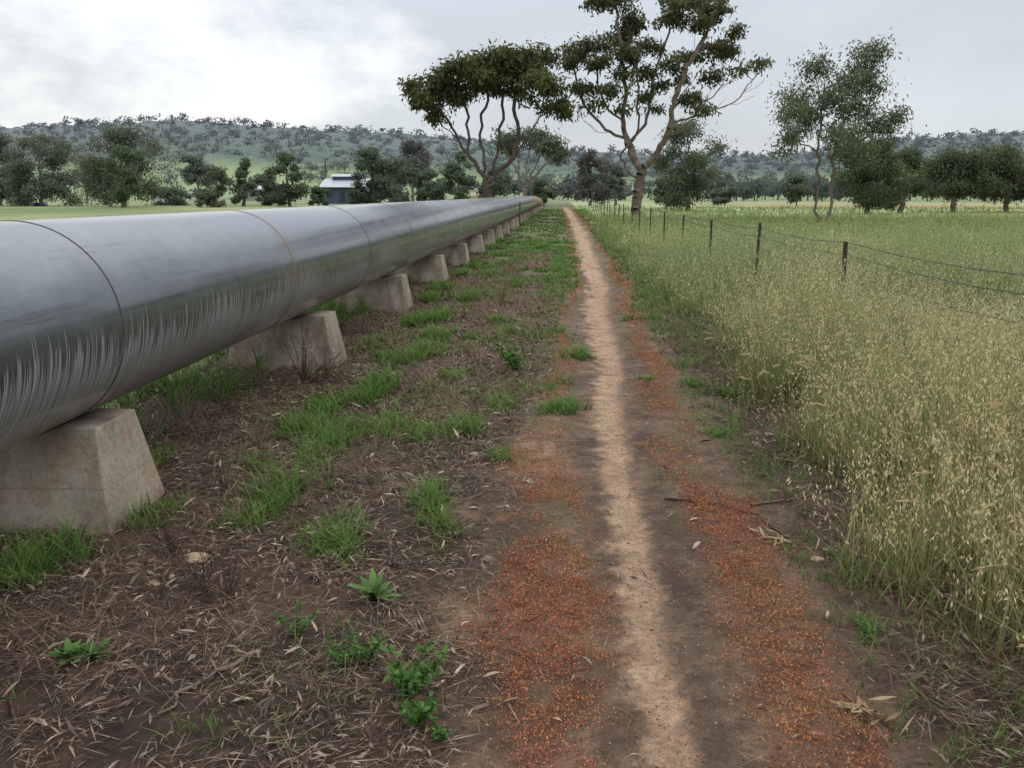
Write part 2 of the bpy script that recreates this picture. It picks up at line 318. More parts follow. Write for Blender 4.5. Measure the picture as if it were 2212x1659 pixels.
# ---------- red-orange succulent ground cover
A=Acc()
for (cnt,y0,y1,nl,sz) in [(20000,1.9,4.5,12,.0095),(18000,4.5,10,8,.0120),(11000,10,30,6,.024),(6000,30,85,4,.048)]:
    x,y=scatter(cnt,-1.,2.0,y0,y1,lambda x,y: redmask(x,y)*.9+.004,1.0); n=len(x); P0=np.stack([x,y,gh(x,y)],-1)
    tone=np.clip(fbm(x*4,y*4,3,91)*1.6-.45+.35*sstep(5,9,y),0,1); hgt=(.012+.045*rng.random(n)**1.5)*np.interp(y,[2,30],[1,1.6]); br=.5+.75*rng.random(n)
    for q in range(nl):
        off=rng.normal(0,1,(n,3))*np.array([.014,.014,0])*np.interp(y,[2,30],[1,2.2])[:,None]; off[:,2]=hgt*rng.random(n)
        dd_=unit(rng.normal(0,1,(n,3))+np.array([0,0,.7]))*sz*(.6+.8*rng.random(n))[:,None]; ss=unit(np.cross(dd_,rng.normal(0,1,(n,3))))*sz*.24
        cc=cmix((.43,.145,.085),(.44,.215,.085),tone)*(br*(.7+.5*rng.random(n)))[:,None]
        gm=(rng.random(n)<.09+.14*(y>4.5)); cc[gm]=(.16,.18,.06)
        A.add(*diamonds(P0+off,dd_,ss,cc))
ob('red_ground_cover',A.mesh('red_ground_cover',M_dry),kind='stuff',label='low rusty red and orange ground cover beside the path',category='ground cover')
A=Acc(); x,y=scatter(16000,-.6,1.6,1.9,9,lambda x,y: sstep(1.,.3,np.abs(x-pc(y)))); n=len(x); r=.0016+.0045*rng.random(n)**4
c0=np.stack([x,y,gh(x,y)+.001],-1); tone=rng.random(n); cc=cmix((.06,.04,.028),(.36,.25,.17),tone**1.5)
O=np.array([[1,0,0],[0,1,0],[-1,0,0],[0,-1,0],[0,0,.9]]); V=(c0[:,None]+O[None]*r[:,None,None]*(.7+.6*rng.random((n,5,1)))).reshape(-1,3); k=5*np.arange(n)
A.add(V,np.concatenate([np.stack([k+i,k+(i+1)%4,k+4],-1) for i in range(4)]),np.repeat(cc,5,0))
ob('gravel',A.mesh('gravel',M_dry),kind='stuff',label='fine gravel grains on the footpath',category='gravel')
# ---------- pipeline
PX,PZ,PR=-2.6,.976,.502
m,nt,b=newmat('pipe_steel'); tc=nt.nodes.new('ShaderNodeTexCoord').outputs['Object']
sx=nt.nodes.new('ShaderNodeSeparateXYZ'); nt.links.new(tc,sx.inputs[0]); z=sx.outputs[2]; yy=sx.outputs[1]
drip=noise(nt,tc,1,2,.6,(0,62,.05)); drip2=noise(nt,tc,1,2,.5,(0,19,.05)); big=noise(nt,tc,1,3,.5,(0,.8,.1)); fine=noise(nt,tc,1,3,.7,(0,95,.35)); blot=noise(nt,tc,3.5,6,.7); blot2=noise(nt,tc,1,5,.7,(1.5,.45,7)); smear=noise(nt,tc,1,6,.7,(4.,3,5)); pock=noise(nt,tc,26,4,.7)
th=math_(nt,'ADD',math_(nt,'ADD',math_(nt,'MULTIPLY',math_(nt,'SUBTRACT',drip,.5),1.3),math_(nt,'MULTIPLY',math_(nt,'SUBTRACT',drip2,.5),.6)),math_(nt,'MULTIPLY',math_(nt,'SUBTRACT',big,.5),.5))
wet=ramp(nt,math_(nt,'ADD',math_(nt,'ADD',math_(nt,'MULTIPLY',z,1.5),th),.62),[(.475,0.),(.525,1.)])
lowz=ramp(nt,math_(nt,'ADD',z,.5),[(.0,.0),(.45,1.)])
dry=mix(nt,ramp(nt,fine,[(.42,0.),(.54,1.)]),(.11,.12,.13),(.36,.37,.375))
dry=mix(nt,ramp(nt,math_(nt,'MULTIPLY',math_(nt,'SUBTRACT',1.,lowz),blot),[(.22,0.),(.65,.6)]),dry,(.20,.15,.105))
wetc=mix(nt,ramp(nt,smear,[(.35,0.),(.7,1.)]),(.14,.152,.172),(.235,.25,.275))
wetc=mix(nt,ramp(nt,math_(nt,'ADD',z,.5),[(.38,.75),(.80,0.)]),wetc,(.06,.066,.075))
wetc=mix(nt,ramp(nt,blot2,[(.57,0.),(.66,.65)]),wetc,(.05,.046,.043))
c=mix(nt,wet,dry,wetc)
c=mix(nt,ramp(nt,pock,[(.68,0.),(.76,.5)]),c,(.07,.06,.055))
def near_joint(off,lo,hi,amt):
    fr=math_(nt,'ABSOLUTE',math_(nt,'SUBTRACT',math_(nt,'FRACT',math_(nt,'DIVIDE',math_(nt,'ADD',yy,off),8.25)),.5))
    return ramp(nt,math_(nt,'ADD',fr,math_(nt,'MULTIPLY',math_(nt,'SUBTRACT',blot,.5),.03)),[(lo,amt),(hi,0.)])
c=mix(nt,near_joint(-6.75+4.125,.004,.022,.6),c,(.19,.145,.105))
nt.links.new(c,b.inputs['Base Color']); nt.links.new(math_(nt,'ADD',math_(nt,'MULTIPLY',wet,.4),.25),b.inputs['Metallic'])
r=math_(nt,'ADD',math_(nt,'MULTIPLY',wet,-.14),math_(nt,'ADD',.47,math_(nt,'MULTIPLY',math_(nt,'SUBTRACT',smear,.5),.4))); nt.links.new(r,b.inputs['Roughness'])
b.inputs['Coat Weight'].default_value=.75; b.inputs['Coat Roughness'].default_value=.14; b.inputs['Coat IOR'].default_value=1.45
bump(nt,b,pock,.06,.004)
M_pipe=m; M_rust=noisy('pipe_rust',(.16,.09,.05),(.28,.2,.14),3,.7)
M_seam=noisy('seam_dark',(.02,.02,.02),(.06,.05,.045),8,.6); M_band=noisy('seam_band',(.12,.10,.08),(.20,.17,.135),6,.5)
def tube(rows,k=96):
    V=[];n=len(rows); q=np.arange(k)*2*np.pi/k
    for (cx,cy,cz,r) in rows: V.append(np.stack([cx+r*np.cos(q),np.full(k,cy),cz+r*np.sin(q)],-1))
    i=np.arange(n-1)[:,None]*k; j=np.arange(k)[None]; j2=(j+1)%k
    return np.concatenate(V),np.stack([i+j,i+k+j,i+k+j2,i+j2],-1).reshape(-1,4)
pipe=empty('water_pipeline',(PX,0,0),label='long grey steel water pipeline resting on concrete piers',category='pipeline')
seams=[1.25+2.75*i for i in range(0,24)]
rows=[(0,yv,0,PR) for yv in np.arange(-3,68.1,1.0)]
V,F=tube(rows,128); ob('pipe_body',mesh('pipe_body',V,F,M_pipe,smooth=True),pipe,(0,0,PZ))
for i,s_ in enumerate(seams):
    bd_=i%3==2; w=.011 if bd_ else .004; rr=PR+.0032
    V,F=tube([(0,s_-w,0,PR-.01),(0,s_-w,0,rr-.0015),(0,s_-w*.5,0,rr),(0,s_+w*.5,0,rr),(0,s_+w,0,rr-.0015),(0,s_+w,0,PR-.01)])
    ob('joint_seam',mesh('joint_seam',V,F,M_band if bd_ else M_seam,smooth=True),pipe,(0,0,PZ))
rows=[(0,68+30*t,-.25*t*t,PR*.99) for t in np.linspace(0,1,14)]
V,F=tube(rows); ob('rusty_pipe_section',mesh('rusty_pipe_section',V,F,M_rust,smooth=True),pipe,(0,0,PZ),label='rusty brown section of the pipeline')
# ---------- concrete piers
m,nt,b=newmat('pier_concrete'); tc=nt.nodes.new('ShaderNodeTexCoord').outputs['Object']; oi=nt.nodes.new('ShaderNodeObjectInfo')
va=nt.nodes.new('ShaderNodeVectorMath'); va.operation='ADD'; nt.links.new(tc,va.inputs[0])
cb=nt.nodes.new('ShaderNodeCombineXYZ'); nt.links.new(math_(nt,'MULTIPLY',oi.outputs['Random'],37.),cb.inputs[0]); nt.links.new(cb.outputs[0],va.inputs[1]); tv=va.outputs[0]
f1=noise(nt,tv,3,6,.65); f2=noise(nt,tv,38,4,.7); st=noise(nt,tv,1,5,.65,(3.5,3.5,1.1)); f4=noise(nt,tv,2.2,5,.7)
sx=nt.nodes.new('ShaderNodeSeparateXYZ'); nt.links.new(tc,sx.inputs[0])
c=mix(nt,ramp(nt,f1,[(.3,0.),(.7,1.)]),(.25,.21,.155),(.44,.385,.305))
c=mix(nt,ramp(nt,st,[(.46,0.),(.64,.8)]),c,(.11,.075,.048))
c=mix(nt,ramp(nt,f4,[(.54,0.),(.67,.45)]),c,(.30,.165,.08))
ln=math_(nt,'ABSOLUTE',math_(nt,'SUBTRACT',math_(nt,'ADD',sx.outputs[2],math_(nt,'MULTIPLY',math_(nt,'SUBTRACT',f1,.5),.012)),.22))
c=mix(nt,ramp(nt,ln,[(.002,.35),(.006,0.)]),c,(.11,.085,.06))
c=mix(nt,ramp(nt,math_(nt,'ADD',sx.outputs[2],math_(nt,'MULTIPLY',f1,.15)),[(.0,.7),(.17,.0)]),c,(.14,.085,.055))
c=mix(nt,ramp(nt,f2,[(.3,.5),(.5,0.)]),c,(.10,.08,.065))
nt.links.new(c,b.inputs['Base Color']); b.inputs['Roughness'].default_value=.85; bump(nt,b,math_(nt,'ADD',f1,math_(nt,'MULTIPLY',f2,.5)),.8,.016)
M_pier=m
def pier_mesh():
    top=.51; V=[];F=[]
    hb=.51; ht=.43; hx=lambda z: hb+(ht-hb)*z/top; yf=lambda z:.30+(.20-.30)*z/top
    arc=[(PR*math.sin(a)*1.005,PZ-PR*math.cos(a)-.004) for a in np.linspace(.40,-.40,13)]
    arc=[(x+.04,z) for x,z in arc if z<top]
    prof=[(-hx(-.15),-.15),(hx(-.15),-.15),(ht,top),(arc[0][0]+.02,top)]+arc+[(arc[-1][0]-.02,top),(-ht,top)]
    n=len(prof)
    for s in (-1,1): V.extend([(x,s*yf(z),z) for x,z in prof])
    for i in range(n): F.append([i,n+i,n+(i+1)%n,(i+1)%n])
    F.append(list(range(n))); F.append([n+i for i in range(n)][::-1])
    me=bpy.data.meshes.new('concrete_pier'); me.from_pydata(V,[],F); me.materials.append(M_pier); me.update(); return me
pm=pier_mesh(); pier0=None
for i in range(23):
    o=bpy.data.objects.new('concrete_pier',pm) if pier0 is None else pier0.copy()
    if pier0 is None:
        pier0=o; bv=o.modifiers.new('bevel','BEVEL'); bv.width=.008; bv.segments=2; bv.limit_method='ANGLE'; bv.angle_limit=.5
    o.location=(PX-.04+.01*random.uniform(-1,1)-(.03 if i==0 else 0),4.10+4*i,-.02+random.uniform(-.01,.01)); o.rotation_euler=(0,0,random.uniform(-.02,.02))
    link(o,label='weathered stained concrete pier cradling the steel pipeline',category='pier',group='concrete piers under the pipeline')
# ---------- fence
M_post=noisy('post_steel',(.02,.016,.014),(.06,.045,.035),12,.8); M_wire=noisy('wire_mat',(.035,.03,.028),(.08,.07,.06),20,.6)
def star_post(h):
    V=[];ring=[]
    for k in range(3):
        a=k*2*math.pi/3+.5
        d=np.array([math.cos(a),math.sin(a)]); s=np.array([-d[1],d[0]])
        ring+= [d*.006-s*.0035+0*s, d*.026-s*.003, d*.026+s*.003]
    n=len(ring)
    for z in (-.3,h): V+=[(p[0],p[1],z) for p in ring]
    F=[[i,(i+1)%n,n+(i+1)%n,n+i] for i in range(n)]+[list(range(n))[::-1],[n+i for i in range(n)]]
    me=bpy.data.meshes.new('post'); me.from_pydata(V,[],F); me.materials.append(M_post); me.update(); return me
def wire_mesh(pts,r,barb=False):
    pts=np.array(pts); V,F,C=prisms(pts[:-1],pts[1:],np.full(len(pts)-1,r),np.full(len(pts)-1,r),np.zeros((len(pts)-1,3)),4)
    Vs=[V];Fs=[F];n=len(V)
    if barb:
        for a,b_ in zip(pts[:-1],pts[1:]):
            L=np.linalg.norm(b_-a)
            for t in np.arange(.06,L,.12):
                if a[1]>22: break
                q=a+(b_-a)*t/L; dd=rng.normal(0,1,(2,3))*np.array([1,.3,1]); dd=unit(dd)*.014
                v,f,_=prisms(q-dd,q+dd,np.full(2,.0018),np.full(2,.0018),np.zeros((2,3)),3); Vs.append(v);Fs.append(f+n);n+=len(v)
    return mesh('wire',np.concatenate(Vs),np.concatenate(Fs),M_wire)
FX=3.12
fence=empty('wire_fence',(FX,5.2,0),label='barbed wire fence on dark steel star pickets in oats',category='fence')
pme=star_post(1.13); posts=[9.75+4.3*i for i in range(-2,19)]
for i,yp in enumerate(posts):
    ob('post',pme,fence,(random.uniform(-.03,.03),yp-5.2,random.uniform(-.05,.04)),(random.uniform(-.03,.03),random.uniform(-.03,.03),random.uniform(0,2)))
for zz,barb in ((1.08,True),(.95,True),(.75,False),(.5,False)):
    pts=[]
    for a,b_ in zip(posts[:-1],posts[1:]):
        for t in (0,.33,.66): pts.append((.03,a+(b_-a)*t-5.2,zz-.045*4*t*(1-t)))
    ob('wire',wire_mesh(pts,.0032,barb),fence)
fl=empty('wire_fence',(-60,112,0),label='distant low paddock fence with dark posts',category='fence')
pm2=star_post(1.2)
for i in range(18): ob('post',pm2,fl,(i*3.2,random.uniform(-.5,.5),0),(0,0,i),)
ob('wire',wire_mesh([(i*3.2,0,1.0) for i in range(18)],.01),fl)
ob('steel_post',star_post(1.25),None,(-1.95,41,0),label='single dark steel picket beside the pipeline',category='post')
# ---------- trees
HAZE_COL=np.array([.20,.23,.235])  # distance haze is painted: this tone is mixed into bark and leaf colours
def build_tree(name,label,base_px,dist,limbs,blobs,rt,leaf=(.2,.05),per=26,att_k=1.0,col=((.035,.048,.02),(.10,.115,.05)),bark=((.10,.07,.05),(.24,.18,.14)),depth=1.0,twig=.012,haze_tint=0.,clump=.34,cat='tree',seed=0,rexp=.52,offk=1.,vs=.6):
    r_=np.random.default_rng(100+seed); base=P(base_px[0],base_px[1],dist); base[2]=-.05; S=dist/1909.
    pos=[];par=[]
    def addn(p,pa): pos.append(np.array(p,float)); par.append(pa); return len(pos)-1
    cx=base_px[0]
    for li,l in enumerate(limbs):
        pts=[P(a,b_,dist) for a,b_ in l]
        yo=0 if li==0 else r_.normal(0,1)*depth*1.5
        m_=len(pts)
        for i,p in enumerate(pts): p[1]+= yo*(i/(m_-1))**1.2 if m_>1 else 0
        if li==0: pts[0][2]=-.1; last=addn(pts[0],-1); 
        else:
            A_=np.array(pos); last=int(np.argmin(np.linalg.norm(A_-pts[0],axis=1)))
        pts_=[pos[last]]+pts[1:]
        for i in range(len(pts_)-1):
            p0=pts_[max(i-1,0)];p1=pts_[i];p2=pts_[i+1];p3=pts_[min(i+2,len(pts_)-1)]
            ns=4
            for k in range(1,ns+1):
                t=k/ns; q=.5*((2*p1)+(-p0+p2)*t+(2*p0-5*p1+4*p2-p3)*t*t+(-p0+3*p1-3*p2+p3)*t**3)
                L=np.linalg.norm(p2-p1); q=q+(r_.normal(0,.045*L,3) if k<ns else 0)
                last=addn(q,last)
    att=[];ab=[]
    for (bx,by,rx,ry) in blobs:
        c=P(bx,by,dist); off=r_.normal(0,1)*depth*.8*(1 if abs(bx-cx)<60 else .7)*2.0*offk; n=max(3,int(att_k*rx*ry/75))
        for k in range(n):
            v=unit(r_.normal(0,1,3))*r_.random()**.4; q=c+v*np.array([rx*S,max(rx,ry)*S*1.2*depth,ry*S])+np.array([0,off,0])
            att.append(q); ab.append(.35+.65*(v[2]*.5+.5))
    att=np.array(att); ab=np.array(ab)
    A_=np.array(pos); D0=np.min(np.linalg.norm(att[:,None]-A_[None],axis=2),axis=1); order=np.argsort(D0); tips=[]
    for i in order:
        q=att[i]; A_=np.array(pos); dv=q-A_; c_=np.linalg.norm(dv,axis=1)+.7*np.maximum(0,A_[:,2]-q[2]+.15)+(A_[:,2]<base[2]+.25*(att[:,2].max()-base[2]))*3
        j=int(np.argmin(c_)); p=pos[j]; L=np.linalg.norm(q-p); ns=max(2,min(5,int(L/.5)+1)); last=j; bow=np.array([0,0,-.12*L])+r_.normal(0,.06*L,3)
        for k in range(1,ns+1):
            t=k/ns; last=addn(p+(q-p)*t+bow*math.sin(math.pi*t),last)
        tips.append(last)
    pos_=np.array(pos); par_=np.array(par); cnt=np.zeros(len(pos_)); cnt[tips]=1
    haschild=np.zeros(len(pos_),bool); haschild[par_[par_>=0]]=True; cnt[~haschild]=np.maximum(cnt[~haschild],1)
    for i in range(len(pos_)-1,0,-1): cnt[par_[i]]+=cnt[i]
    rad=np.maximum(rt*(cnt/cnt[0])**rexp,twig)
    rad[0]*=1.25
    e=np.arange(1,len(pos_)); pr=par_[e]; r0=np.minimum(rad[pr],rad[e]*1.35)
    hz=HAZE_COL; bt=r_.random(len(e)); bc=cmix(bark[0],bark[1],bt*.6+.2)*(1-haze_tint)+hz*haze_tint
    bigm=rad[e]>twig*2.5
    Ac=Acc()
    for mk,k in ((bigm,9),(~bigm,4)):
        if mk.sum(): 
            ext=unit(pos_[e][mk]-pos_[pr][mk])*(rad[e][mk]*.3)[:,None]
            Ac.add(*prisms(pos_[pr][mk]-base,pos_[e][mk]-base+ext,r0[mk],rad[e][mk],bc[mk],k))
    n=len(att)*per; ci=np.repeat(np.arange(len(att)),per)
    csz=clump*(.6+.8*r_.random(len(att)))
    lp=att[ci]+r_.normal(0,1,(n,3))*csz[ci][:,None]*np.array([1,1,vs]); d=unit(r_.normal(0,.6,(n,3))+np.array([0,0,-.65]))
    L=leaf[0]*(.6+.7*r_.random(n)); s=unit(np.cross(d,r_.normal(0,1,(n,3))))*(leaf[1]*(.6+.7*r_.random(n)))[:,None]
    tone=np.clip(ab[ci]*.8+r_.normal(0,.10,n)+(lp[:,2]-att[ci,2])/clump*.16+r_.normal(0,.18,len(att))[ci],0,1.15); lc=cmix(col[0],col[1],tone)*(1-haze_tint)+hz*haze_tint
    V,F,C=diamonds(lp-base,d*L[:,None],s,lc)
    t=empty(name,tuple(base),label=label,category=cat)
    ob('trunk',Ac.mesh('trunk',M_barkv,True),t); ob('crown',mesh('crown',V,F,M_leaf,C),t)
    return t
build_tree('gum_tree','umbrella-shaped gum with dense dark canopy beside the pipeline',(1052,450),52,[
 [(1052,450),(1053,420),(1050,385)],[(1050,385),(1015,340),(990,300),(965,255),(930,225),(905,195)],[(1012,335),(1012,290),(1008,240),(985,190)],
 [(1050,385),(1045,335),(1035,290),(1048,230),(1060,165)],[(1053,400),(1085,362),(1115,335),(1140,290),(1162,250),(1190,210)],[(1098,350),(1120,300),(1112,250),(1105,180)],[(1062,385),(1075,310),(1086,240),(1080,170)],[(1120,325),(1155,270),(1180,240),(1215,215)],[(990,300),(950,265),(925,240)]],
 [(897,185,20,14),(912,212,22,20),(935,240,18,16),(945,188,30,24),(965,170,30,18),(985,212,20,14),(995,150,34,20),(1010,182,30,14),(1040,132,38,20),(1055,165,38,16),(1085,118,36,16),(1100,148,36,20),(1110,188,28,12),(1130,112,34,14),(1150,140,34,24),(1160,175,32,18),(1175,118,20,16),(1190,195,26,22),(1212,222,20,20),(1180,225,18,10),(945,258,10,8),(1222,245,10,8),(1140,212,18,8),(1075,196,20,8),(884,198,10,12),(1000,205,30,8),(1050,150,50,26)],
 .24,(.34,.058),46,2.1,depth=.9,clump=.28,col=((.034,.043,.018),(.135,.145,.06)),bark=((.045,.035,.03),(.12,.09,.075)),seed=1,rexp=.62,offk=.8,vs=.65)
build_tree('gum_tree','tall open gum with twisting pale limbs beside the path',(1375,455),58,[
 [(1375,455),(1376,430),(1380,400),(1386,365)],[(1386,368),(1408,345),(1425,315),(1442,285),(1446,250),(1458,205),(1478,150),(1490,95),(1500,40)],
 [(1384,372),(1368,340),(1355,300),(1346,255),(1354,195),(1342,125),(1336,60),(1332,15)],[(1358,305),(1318,284),(1276,245),(1252,200),(1238,140)],
 [(1446,262),(1500,250),(1560,232),(1605,200),(1645,150)],[(1432,305),(1490,262),(1528,205),(1558,130)],[(1348,262),(1306,222),(1292,165),(1282,105)],
 [(1360,310),(1395,268),(1410,205),(1420,140),(1448,60)],[(1478,150),(1510,100),(1540,30)],[(1380,395),(1350,360),(1342,330),(1370,300),(1380,250),(1375,170),(1370,60)],[(1500,250),(1545,200),(1600,160)],[(1276,245),(1258,250),(1245,215)],[(1458,205),(1500,170),(1530,120)],[(1560,232),(1600,222),(1635,205)],[(1318,284),(1290,285),(1262,262)],[(1605,200),(1625,170),(1618,140)],[(1500,250),(1530,245),(1575,210)],[(1440,285),(1480,290),(1520,270)],[(1605,200),(1635,188),(1660,165)],[(1290,285),(1262,262),(1255,235)],[(1528,205),(1560,185),(1590,175)]],
 [(1310,12,38,16),(1370,32,26,22),(1345,70,28,15),(1290,98,36,13),(1245,105,30,14),(1238,132,26,12),(1300,133,34,12),(1360,116,40,15),(1404,98,30,13),(1452,40,34,17),(1480,12,34,12),(1545,18,42,16),(1512,55,28,12),(1558,100,40,18),(1502,108,30,11),(1450,140,30,10),(1398,158,26,10),(1265,188,32,14),(1322,198,30,10),(1285,225,22,9),(1490,213,34,12),(1545,158,30,10),(1636,135,26,7),(1380,213,24,8),(1505,238,22,8),(1592,150,18,6),(1350,162,30,10),(1330,-20,50,16),(1500,-20,60,18),(1345,235,18,7),(1428,185,22,8),(1580,75,18,12),(1465,170,20,8),(1420,228,16,6)],
 .33,(.35,.058),48,2.2,depth=.8,clump=.28,twig=.013,col=((.038,.046,.021),(.15,.155,.072)),bark=((.075,.055,.045),(.23,.17,.14)),seed=2,rexp=.60,offk=.9,vs=.65)
build_tree('gum_tree','slender wispy sapling gum with twin leaning trunks',(1764,480),47,[
 [(1764,480),(1768,400),(1765,330),(1775,260),(1770,200),(1758,140)],[(1764,480),(1788,470),(1800,400),(1806,330),(1830,260),(1860,200),(1882,120)],[(1808,330),(1870,295),(1935,258)],[(1765,335),(1722,300),(1700,260)],[(1772,270),(1740,215),(1725,190)],[(1830,260),(1805,200),(1790,160)]],
 [(1750,145,30,22),(1740,198,38,22),(1708,250,30,24),(1698,300,18,24),(1790,215,32,34),(1830,178,30,34),(1882,128,34,32),(1888,180,30,24),(1852,238,36,24),(1902,268,38,22),(1938,258,24,24),(1820,288,38,22),(1780,298,28,18),(1758,250,28,26),(1690,330,14,14),(1900,100,18,14),(1730,280,20,16),(1850,320,26,14)],
 .10,(.26,.036),50,1.6,depth=.8,clump=.32,twig=.007,col=((.065,.085,.045),(.17,.20,.115)),bark=((.08,.06,.05),(.20,.155,.125)),seed=3,rexp=.5,vs=.8)
def box_tree(x0,x1,yt,yb,dist,label,seed,col=((.03,.042,.02),(.09,.11,.045)),crownlow=.75,name='gum_tree',dens=1.,haze_tint=.12,rt=.2,leafs=1.,nb=12):
    r_=random.Random(seed); cx=(x0+x1)/2; w=(x1-x0)/2; h=yb-yt; limbs=[[(cx,yb+6),(cx+r_.uniform(-.08,.08)*w,yb-h*.15),(cx+r_.uniform(-.15,.15)*w,yb-h*.3)]]
    blobs=[]
    for i in range(nb):
        a=r_.uniform(-1,1); top=math.sqrt(max(0,1-a*a*.8))
        t=r_.uniform(1-crownlow,1)
        bx=cx+a*w*.78; by=yb-h*(t*(.5+.5*top) if t>.4 else t); rr=w*r_.uniform(.17,.33)
        by=max(by,yt+rr*.5); blobs.append((bx,by,rr,rr*r_.uniform(.5,.85)))
    blobs.append((cx+r_.uniform(-.3,.3)*w,yt+h*.1,w*.25,h*.1))
    for i in range(5):
        b_=blobs[r_.randrange(len(blobs))]; mx=(limbs[0][-1][0]+b_[0])/2+r_.uniform(-.1,.1)*w; my=(limbs[0][-1][1]+b_[1])/2
        limbs.append([limbs[0][r_.choice((1,2))],(mx,my),(b_[0],b_[1])])
    S=dist/1909.
    ar=sum(b_[2]*b_[3] for b_ in blobs); k=dens*75*110/ar
    return build_tree(name,label,(cx,yb),dist,limbs,blobs,rt,(.0036*dist*leafs*.8,.0010*dist*leafs*.8),44,k,col,depth=.7,twig=.010*dist/60,haze_tint=haze_tint,clump=w*S*.13,seed=seed)
DK=((.038,.055,.026),(.125,.155,.065)); OL=((.064,.078,.042),(.17,.19,.10)); GR=((.050,.076,.033),(.135,.19,.078)); PU=((.062,.052,.046),(.14,.12,.10))
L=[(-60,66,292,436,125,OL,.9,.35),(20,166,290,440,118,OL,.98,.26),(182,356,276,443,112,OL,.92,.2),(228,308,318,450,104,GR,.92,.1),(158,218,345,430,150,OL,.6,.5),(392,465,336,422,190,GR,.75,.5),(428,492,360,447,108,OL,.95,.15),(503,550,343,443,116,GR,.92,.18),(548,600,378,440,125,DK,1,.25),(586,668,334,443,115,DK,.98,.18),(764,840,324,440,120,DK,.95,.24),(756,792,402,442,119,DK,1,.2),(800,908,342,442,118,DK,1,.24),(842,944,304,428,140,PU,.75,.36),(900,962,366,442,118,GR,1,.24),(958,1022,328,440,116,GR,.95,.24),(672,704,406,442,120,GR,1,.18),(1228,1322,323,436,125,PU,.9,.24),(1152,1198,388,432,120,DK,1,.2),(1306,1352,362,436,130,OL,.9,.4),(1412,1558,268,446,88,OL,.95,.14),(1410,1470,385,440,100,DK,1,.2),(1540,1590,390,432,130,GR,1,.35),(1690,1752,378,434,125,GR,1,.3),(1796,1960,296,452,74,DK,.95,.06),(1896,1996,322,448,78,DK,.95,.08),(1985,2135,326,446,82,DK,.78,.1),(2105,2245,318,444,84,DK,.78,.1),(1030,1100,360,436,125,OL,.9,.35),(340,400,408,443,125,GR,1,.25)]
labs=['rounded dark green paddock tree with uneven crown','bushy olive gum tree standing in green paddock','shrubby tree with foliage reaching near the ground']
for i,(x0,x1,yt,yb,ds,cl,low,hz) in enumerate(L):
    nm='gum_tree' if (yb-yt)>60 else 'shrub'
    big=(x1-x0)>110
    o=box_tree(x0,x1,yt,yb,ds,('purple-brown leafed tree in the paddock' if cl is PU else labs[2] if low>=1 else labs[i%2]),200+i,cl,low,nm,dens=3.2 if big else 1.5,haze_tint=hz,rt=.22 if nm=='gum_tree' else .1,nb=30 if big else 17)
    o['category']='tree' if nm=='gum_tree' else 'shrub'
build_tree('gum_tree','smaller umbrella gum with thin fanning limbs behind pipeline',(1136,432),95,[[(1136,432),(1134,405)],[(1134,410),(1115,370),(1095,330),(1085,310)],[(1134,405),(1135,360),(1145,320),(1150,300)],[(1136,405),(1165,370),(1195,340),(1210,320)],[(1150,385),(1165,340),(1175,310)],[(1120,380),(1120,340),(1115,300)]],
 [(1090,300,22,18),(1115,290,28,16),(1150,290,30,16),(1180,300,30,18),(1208,320,22,20),(1205,340,18,12),(1160,310,28,12),(1100,320,20,14),(1180,325,22,10)],.2,(.42,.08),36,2.6,haze_tint=.16,depth=.7,clump=.45,twig=.02,col=OL,seed=9)
# ---------- hills with distant woodland
ridge=[(-2600,300),(-900,293),(-300,290),(0,287),(100,283),(300,274),(400,271),(600,285),(700,289),(850,298),(950,306),(1050,318),(1240,339),(1540,348),(1700,346),(1850,327),(1960,309),(2100,300),(2212,298),(2600,291),(4200,310)]
ra=[];rt_=[]
for px,py in ridge:
    d=bearing(px,py); hd=math.hypot(d[0],d[1]); ra.append(math.atan2(d[0],d[1])); rt_.append(d[2]/hd)
def hillz(ang,r):
    e=np.interp(ang,ra,rt_); R1=620.; t=np.clip((r-300)/(R1-300),0,1); hmax=H+e*R1
    return hmax*(t**1.15)*(1-.35*np.clip((r-R1)/400,0,1))-.3+1.2*(fbm(ang*20,r*.015,3,7)-.5)*t*3
an=np.concatenate([np.linspace(-1.35,-.72,60),np.linspace(-.71,.71,1300),np.linspace(.72,1.35,60)]); rr=np.concatenate([np.linspace(290,640,120),np.linspace(670,1200,8)])
AN,RR=np.meshgrid(an,rr); XX=RR*np.sin(AN); YY=RR*np.cos(AN)
wood=sstep(395,450,RR+70*(fbm(XX*.01,YY*.01,3,18)-.5)); can=fbm(XX*.22,YY*.22,3,19)
ZZ=hillz(AN,RR)+wood*(can*4.2+1.2*fbm(XX*.05,YY*.05,2,20)); V=np.stack([XX,YY,ZZ],-1).reshape(-1,3)
ny,nx=AN.shape; idx=np.arange(ny*nx).reshape(ny,nx); F=np.stack([idx[:-1,:-1],idx[:-1,1:],idx[1:,1:],idx[1:,:-1]],-1).reshape(-1,4)
hm=wood.ravel(); pn=fbm(V[:,0]*.012,V[:,1]*.02,3,8)
mist=sstep(330,640,RR.ravel())  # mist exists only as vertex colour, shifting the wooded slope blue-grey with distance
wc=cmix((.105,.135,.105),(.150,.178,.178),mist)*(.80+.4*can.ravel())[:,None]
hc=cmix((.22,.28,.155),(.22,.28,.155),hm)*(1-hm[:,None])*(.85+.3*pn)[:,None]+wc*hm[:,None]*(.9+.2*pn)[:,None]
ob('hill',mesh('hill',V,F,M_hill,hc,True),kind='structure',label='low wooded hill range with mist tinted into its colour',category='hill')
A=Acc()
